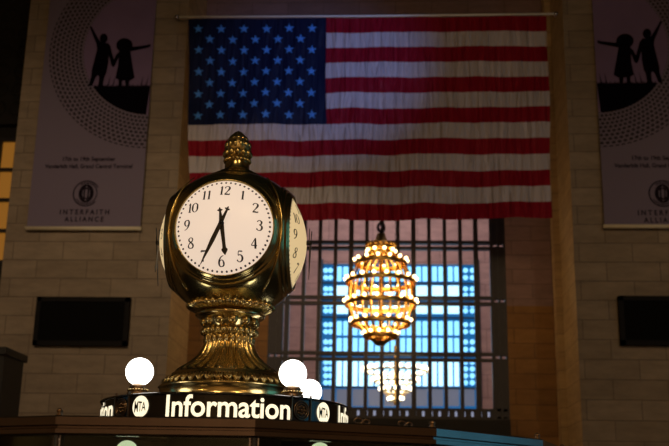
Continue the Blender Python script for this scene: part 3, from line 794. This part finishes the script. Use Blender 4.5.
for c in (-51.5, 34, 124, -144):
    b = MB()
    ctr = pt(c, RS, zm); d = dirv(c); w_ = dirv(c+90)
    for e in (-1, 1): b.obox(ctr+w_*(.066*e), w_*.003, d*.006, Vector((0,0,.085)), 'bronze')
    for R_ in (.050, .038): b.tube([ctr+d*.004+w_*(R_*math.cos(a))+Vector((0,0,R_*math.sin(a))) for a in [2*PI*i/28 for i in range(28)]], .004, 'bronze', 6, True)
    for i in range(8): a = 2*PI*i/8; b.ball(ctr+d*.002+w_*(.022*math.cos(a))+Vector((0,0,.022*math.sin(a))), .009, 'bronze', 8, 6)
    b.ball(ctr+d*.004, .010, 'bronze', 8, 6); b.build('rosette', sign)
# globe lamps on the sign
RG, rg = .63, .0785
def globe_lamp(deg, label):
    p = pt(deg, RG, 0); zb0 = zt_+.009
    t = thing('globe_lamp', label, 'lamp', (p.x, p.y, zb0), group='white globe lamps around the clock')
    b = MB(); b.lathe([(.062,0),(.064,.012),(.052,.016),(.056,.022),(.057,.028),(.046,.034),(.05,.040),(.049,.046),(.040,.058)], 'bronze', (p.x, p.y, zb0), n=40)
    for k in range(20): a = 2*PI*k/20; b.ball((p.x+.055*math.cos(a), p.y+.055*math.sin(a), zb0+.025), .007, 'brass', 6, 4)
    b.build('collar', t)
    b = MB(); b.ball((p.x, p.y, zb0+.052+rg), rg, 'globe_lit', 40, 20); b.build('glass_globe', t)
globe_lamp(-51.7, 'lit white globe lamp at the left of the clock pedestal')
globe_lamp(35.3, 'lit white globe lamp close to the right of the clock pedestal')
globe_lamp(122.8, 'lit white globe lamp half hidden behind the right front globe')

# ================================================================== BOOTH
RBo = 2.0; ST = 24.0; A_ = 3.5
def zat(px_row, deg, R):
    lo, hi = 0, 6
    for _ in range(50):
        mid = (lo+hi)/2
        if proj(pt(deg, R, mid))[1] > px_row: lo = mid
        else: hi = mid
    return lo
zr1 = zat(417.8, 3.5, RBo); zr0 = zr1-.080
booth = thing('information_booth', 'round glass information booth with dark bronze rim below the clock', 'booth', (AX.x, AX.y, 0))
angs = [A_+ST*k for k in range(15)]
def ringpoly(mb, prof, mat):
    vs = [pt(a, r_, z_) for r_, z_ in prof for a in angs]; n = 15; fs = []
    for i in range(len(prof)-1):
        for k in range(n): k2 = (k+1) % n; fs.append((i*n+k, i*n+k2, (i+1)*n+k2, (i+1)*n+k))
    mb.add(vs, fs, mat)
b = MB()
ringpoly(b, [(RBo-.10, zr0+.002), (RBo-.03, zr0), (RBo-.004, zr0+.008), (RBo-.004, zr0+.026), (RBo-.022, zr0+.030), (RBo-.022, zr0+.038), (RBo, zr0+.042), (RBo, zr0+.074), (RBo-.008, zr1), (RBo-.10, zr1+.002)], 'rim_bronze'); b.build('rim', booth)
b = MB(); ringpoly(b, [(RBo-.09, zr1), (1.2, zr1+.05), (RS+.02, zb_-.004), (RS+.02, zb_-.03), (1.2, zr1+.02), (RBo-.09, zr0)], 'kiosk_dark'); b.build('roof', booth)
for a in angs:
    b = MB(); c = pt(a, RBo-.04, 0); d = dirv(a)*.018; w = dirv(a+90)*.020
    b.obox(c+Vector((0,0,(zr0+1.05)/2)), w, d, Vector((0,0,(zr0-1.05)/2)), 'steel')
    b.tube([pt(a, RBo-.02, 1.05), pt(a, RBo-.02, zr0)], .016, 'steel', 10); b.build('post', booth)
    if abs(a-A_) < 1: continue
    b = MB(); b.lathe([(.012,0),(.016,.006),(.008,.012),(.015,.020),(.012,.028),(.001,.034)], 'bronze', pt(a, RBo-.03, zr1-.002), n=12); b.build('knob', booth)
for i, a in enumerate(angs):
    b = MB(); p, q = pt(a, RBo-.045, 0), pt(a+ST, RBo-.045, 0); th_ = dirv(a+ST/2)*.004
    mid = (p+q)/2+Vector((0,0,(1.06+zr0)/2)); b.obox(mid, (q-p)*.485, th_, Vector((0,0,(zr0-1.06)/2)), 'booth_glass'); b.build('glass_panel', booth)
b = MB(); ringpoly(b, [(RBo+.12, 1.0), (RBo+.14, 1.03), (RBo+.12, 1.06), (RBo-.5, 1.06), (RBo-.5, 1.0), (RBo+.12, 1.0)], 'stone_niche'); b.build('counter', booth)
b = MB(); ringpoly(b, [(RBo+.05, 0), (RBo+.05, .12), (RBo, .14), (RBo, 1.0)], 'stone_niche'); b.build('base_wall', booth)
b = MB(); b.lathe([(.34, 0), (.34, zb_-.01)], 'kiosk_dark', A0, n=32); b.build('core_column', booth)
# scroll ornaments on the roof edge at right
for px in (361, 405):
    p = None
    for dg in range(0, 60):
        q = pt(dg, RBo-.16, zr1+.006)
        if proj(q)[0] >= px: p = q; dd = dg; break
    b = MB(); w = dirv(dd+90)
    b.tube([p+w*(-.02+.02*math.cos(a))+Vector((0,0,.014+.012*math.sin(a))) for a in [2*PI*i/12 for i in range(12)]], .004, 'bronze', 6, True)
    b.tube([p+w*(.02+.016*math.cos(a))+Vector((0,0,.012+.010*math.sin(a))) for a in [2*PI*i/12 for i in range(12)]], .004, 'bronze', 6, True)
    b.build('scroll_ornament', booth)
# lamps inside the booth
def desk_lamp(px, py, label):
    D = 4.95; r_ = ray(px, py); hd = Vector((r_.x, r_.y, 0)); k = D/hd.length; p = CAM + r_*k
    t = thing('desk_lamp', label, 'lamp', (p.x, p.y, 1.06), group='globe lamps inside the booth')
    R = .052
    b = MB(); b.ball(p-Vector((0,0,R)), R, 'desk_globe_lit', 28, 14); b.build('glass_globe', t)
    b = MB(); b.lathe([(.06,1.06),(.06,1.075),(.02,1.09),(.010,1.12),(.010,p.z-2*R-.02),(.026,p.z-2*R-.01),(.026,p.z-2*R+.006)], 'bronze', (p.x, p.y, 0), n=20); b.build('stand', t)
desk_lamp(127.5, 440.3, 'greenish globe lamp at the bottom left behind the booth glass')
desk_lamp(320, 442.3, 'greenish globe lamp at the bottom right behind the booth glass')

# ================================================================== LIGHTS
def area(name, loc, target, size, power, col, sy=None):
    l = bpy.data.lights.new(name, 'AREA'); l.energy = power; l.color = col; l.size = size
    if sy: l.shape = 'RECTANGLE'; l.size_y = sy
    o = bpy.data.objects.new(name, l); COL.objects.link(o); o.location = loc
    o.rotation_euler = (Vector(target)-Vector(loc)).to_track_quat('-Z', 'Y').to_euler(); return o
def spot(name, loc, target, power, col, ang, blend=.6, rad=.2):
    l = bpy.data.lights.new(name, 'SPOT'); l.energy = power; l.color = col; l.spot_size = math.radians(ang); l.spot_blend = blend; l.shadow_soft_size = rad
    o = bpy.data.objects.new(name, l); COL.objects.link(o); o.location = loc
    o.rotation_euler = (Vector(target)-Vector(loc)).to_track_quat('-Z', 'Y').to_euler(); return o
spot('pier_fill_left', (-9, 6, 13), (-8.5, 26, 6.5), 2100, (1,.72,.46), 50, 1, .4)  # unseen spot added to light the left pier
spot('pier_fill_right', (10, 6, 13), (10.5, 26, 6.5), 1150, (1,.72,.46), 50, 1, .4)  # unseen spot added to light the right pier
spot('reveal_fill', (11, 9, 11), (xL, 27.2, 8), 1500, (1,.74,.42), 20, 1, .3)  # narrow unseen spot added to brighten the left reveal
area('brass_fill_rear', (-3, -6, 13), (-1, 6, 3), 1.8, 330, (1,.66,.32))  # unseen area light added for warm highlights on the brass
area('brass_fill_rear_right', (5, -5, 12), (0, 6, 3), 1.6, 280, (1,.68,.34))  # second unseen area light added for the brass highlights
area('rear_wall_fill', (0, -4, 6), (0, -12, 5), 3, 900, (1,.66,.34), 1)  # added to warm the rear wall so the brass reflects it
area('clock_fill_right', (3.2, 1.0, 4.6), (AX.x, AX.y, 3.2), .35, 16, (1,.62,.24))  # small unseen light added, aimed at the clock
area('clock_fill_left', (-4.2, 1.2, 4.2), (AX.x, AX.y, 3.2), .35, 16, (1,.62,.24))  # its unseen counterpart on the left, also added for the clock
spot('flag_fill_blue', (1.5, 15, 13.5), at(325, 60, YFl), 1350, (.22,.38,1), 36, 1)  # unseen blue spot added for the bluish light on the canton
spot('flag_fill', (6.0, 17, 1.5), at(400, 130, YFl), 320, (1,.80,.74), 46, 1)  # unseen side spot added to rake the flag folds
area('far_wall_fill', ((gx0+gx1)/2, YN+1.5, 14), ((gx0+gx1)/2, YC, 7), 3, 260, (1,.80,.78), 1)  # unseen area light added to brighten the far wall
pl = bpy.data.lights.new('chandelier_light', 'POINT'); pl.energy = 170; pl.color = (1,.62,.28); pl.shadow_soft_size = .5
po = bpy.data.objects.new('chandelier_light', pl); COL.objects.link(po); po.location = at(380.5, 300, Y1)
w = bpy.data.worlds.new('world'); S.world = w; w.use_nodes = True
w.node_tree.nodes['Background'].inputs['Color'].default_value = (.5,.42,.36,1); w.node_tree.nodes['Background'].inputs['Strength'].default_value = .012
for o in bpy.data.objects:
    if '_base' in o: del o['_base']
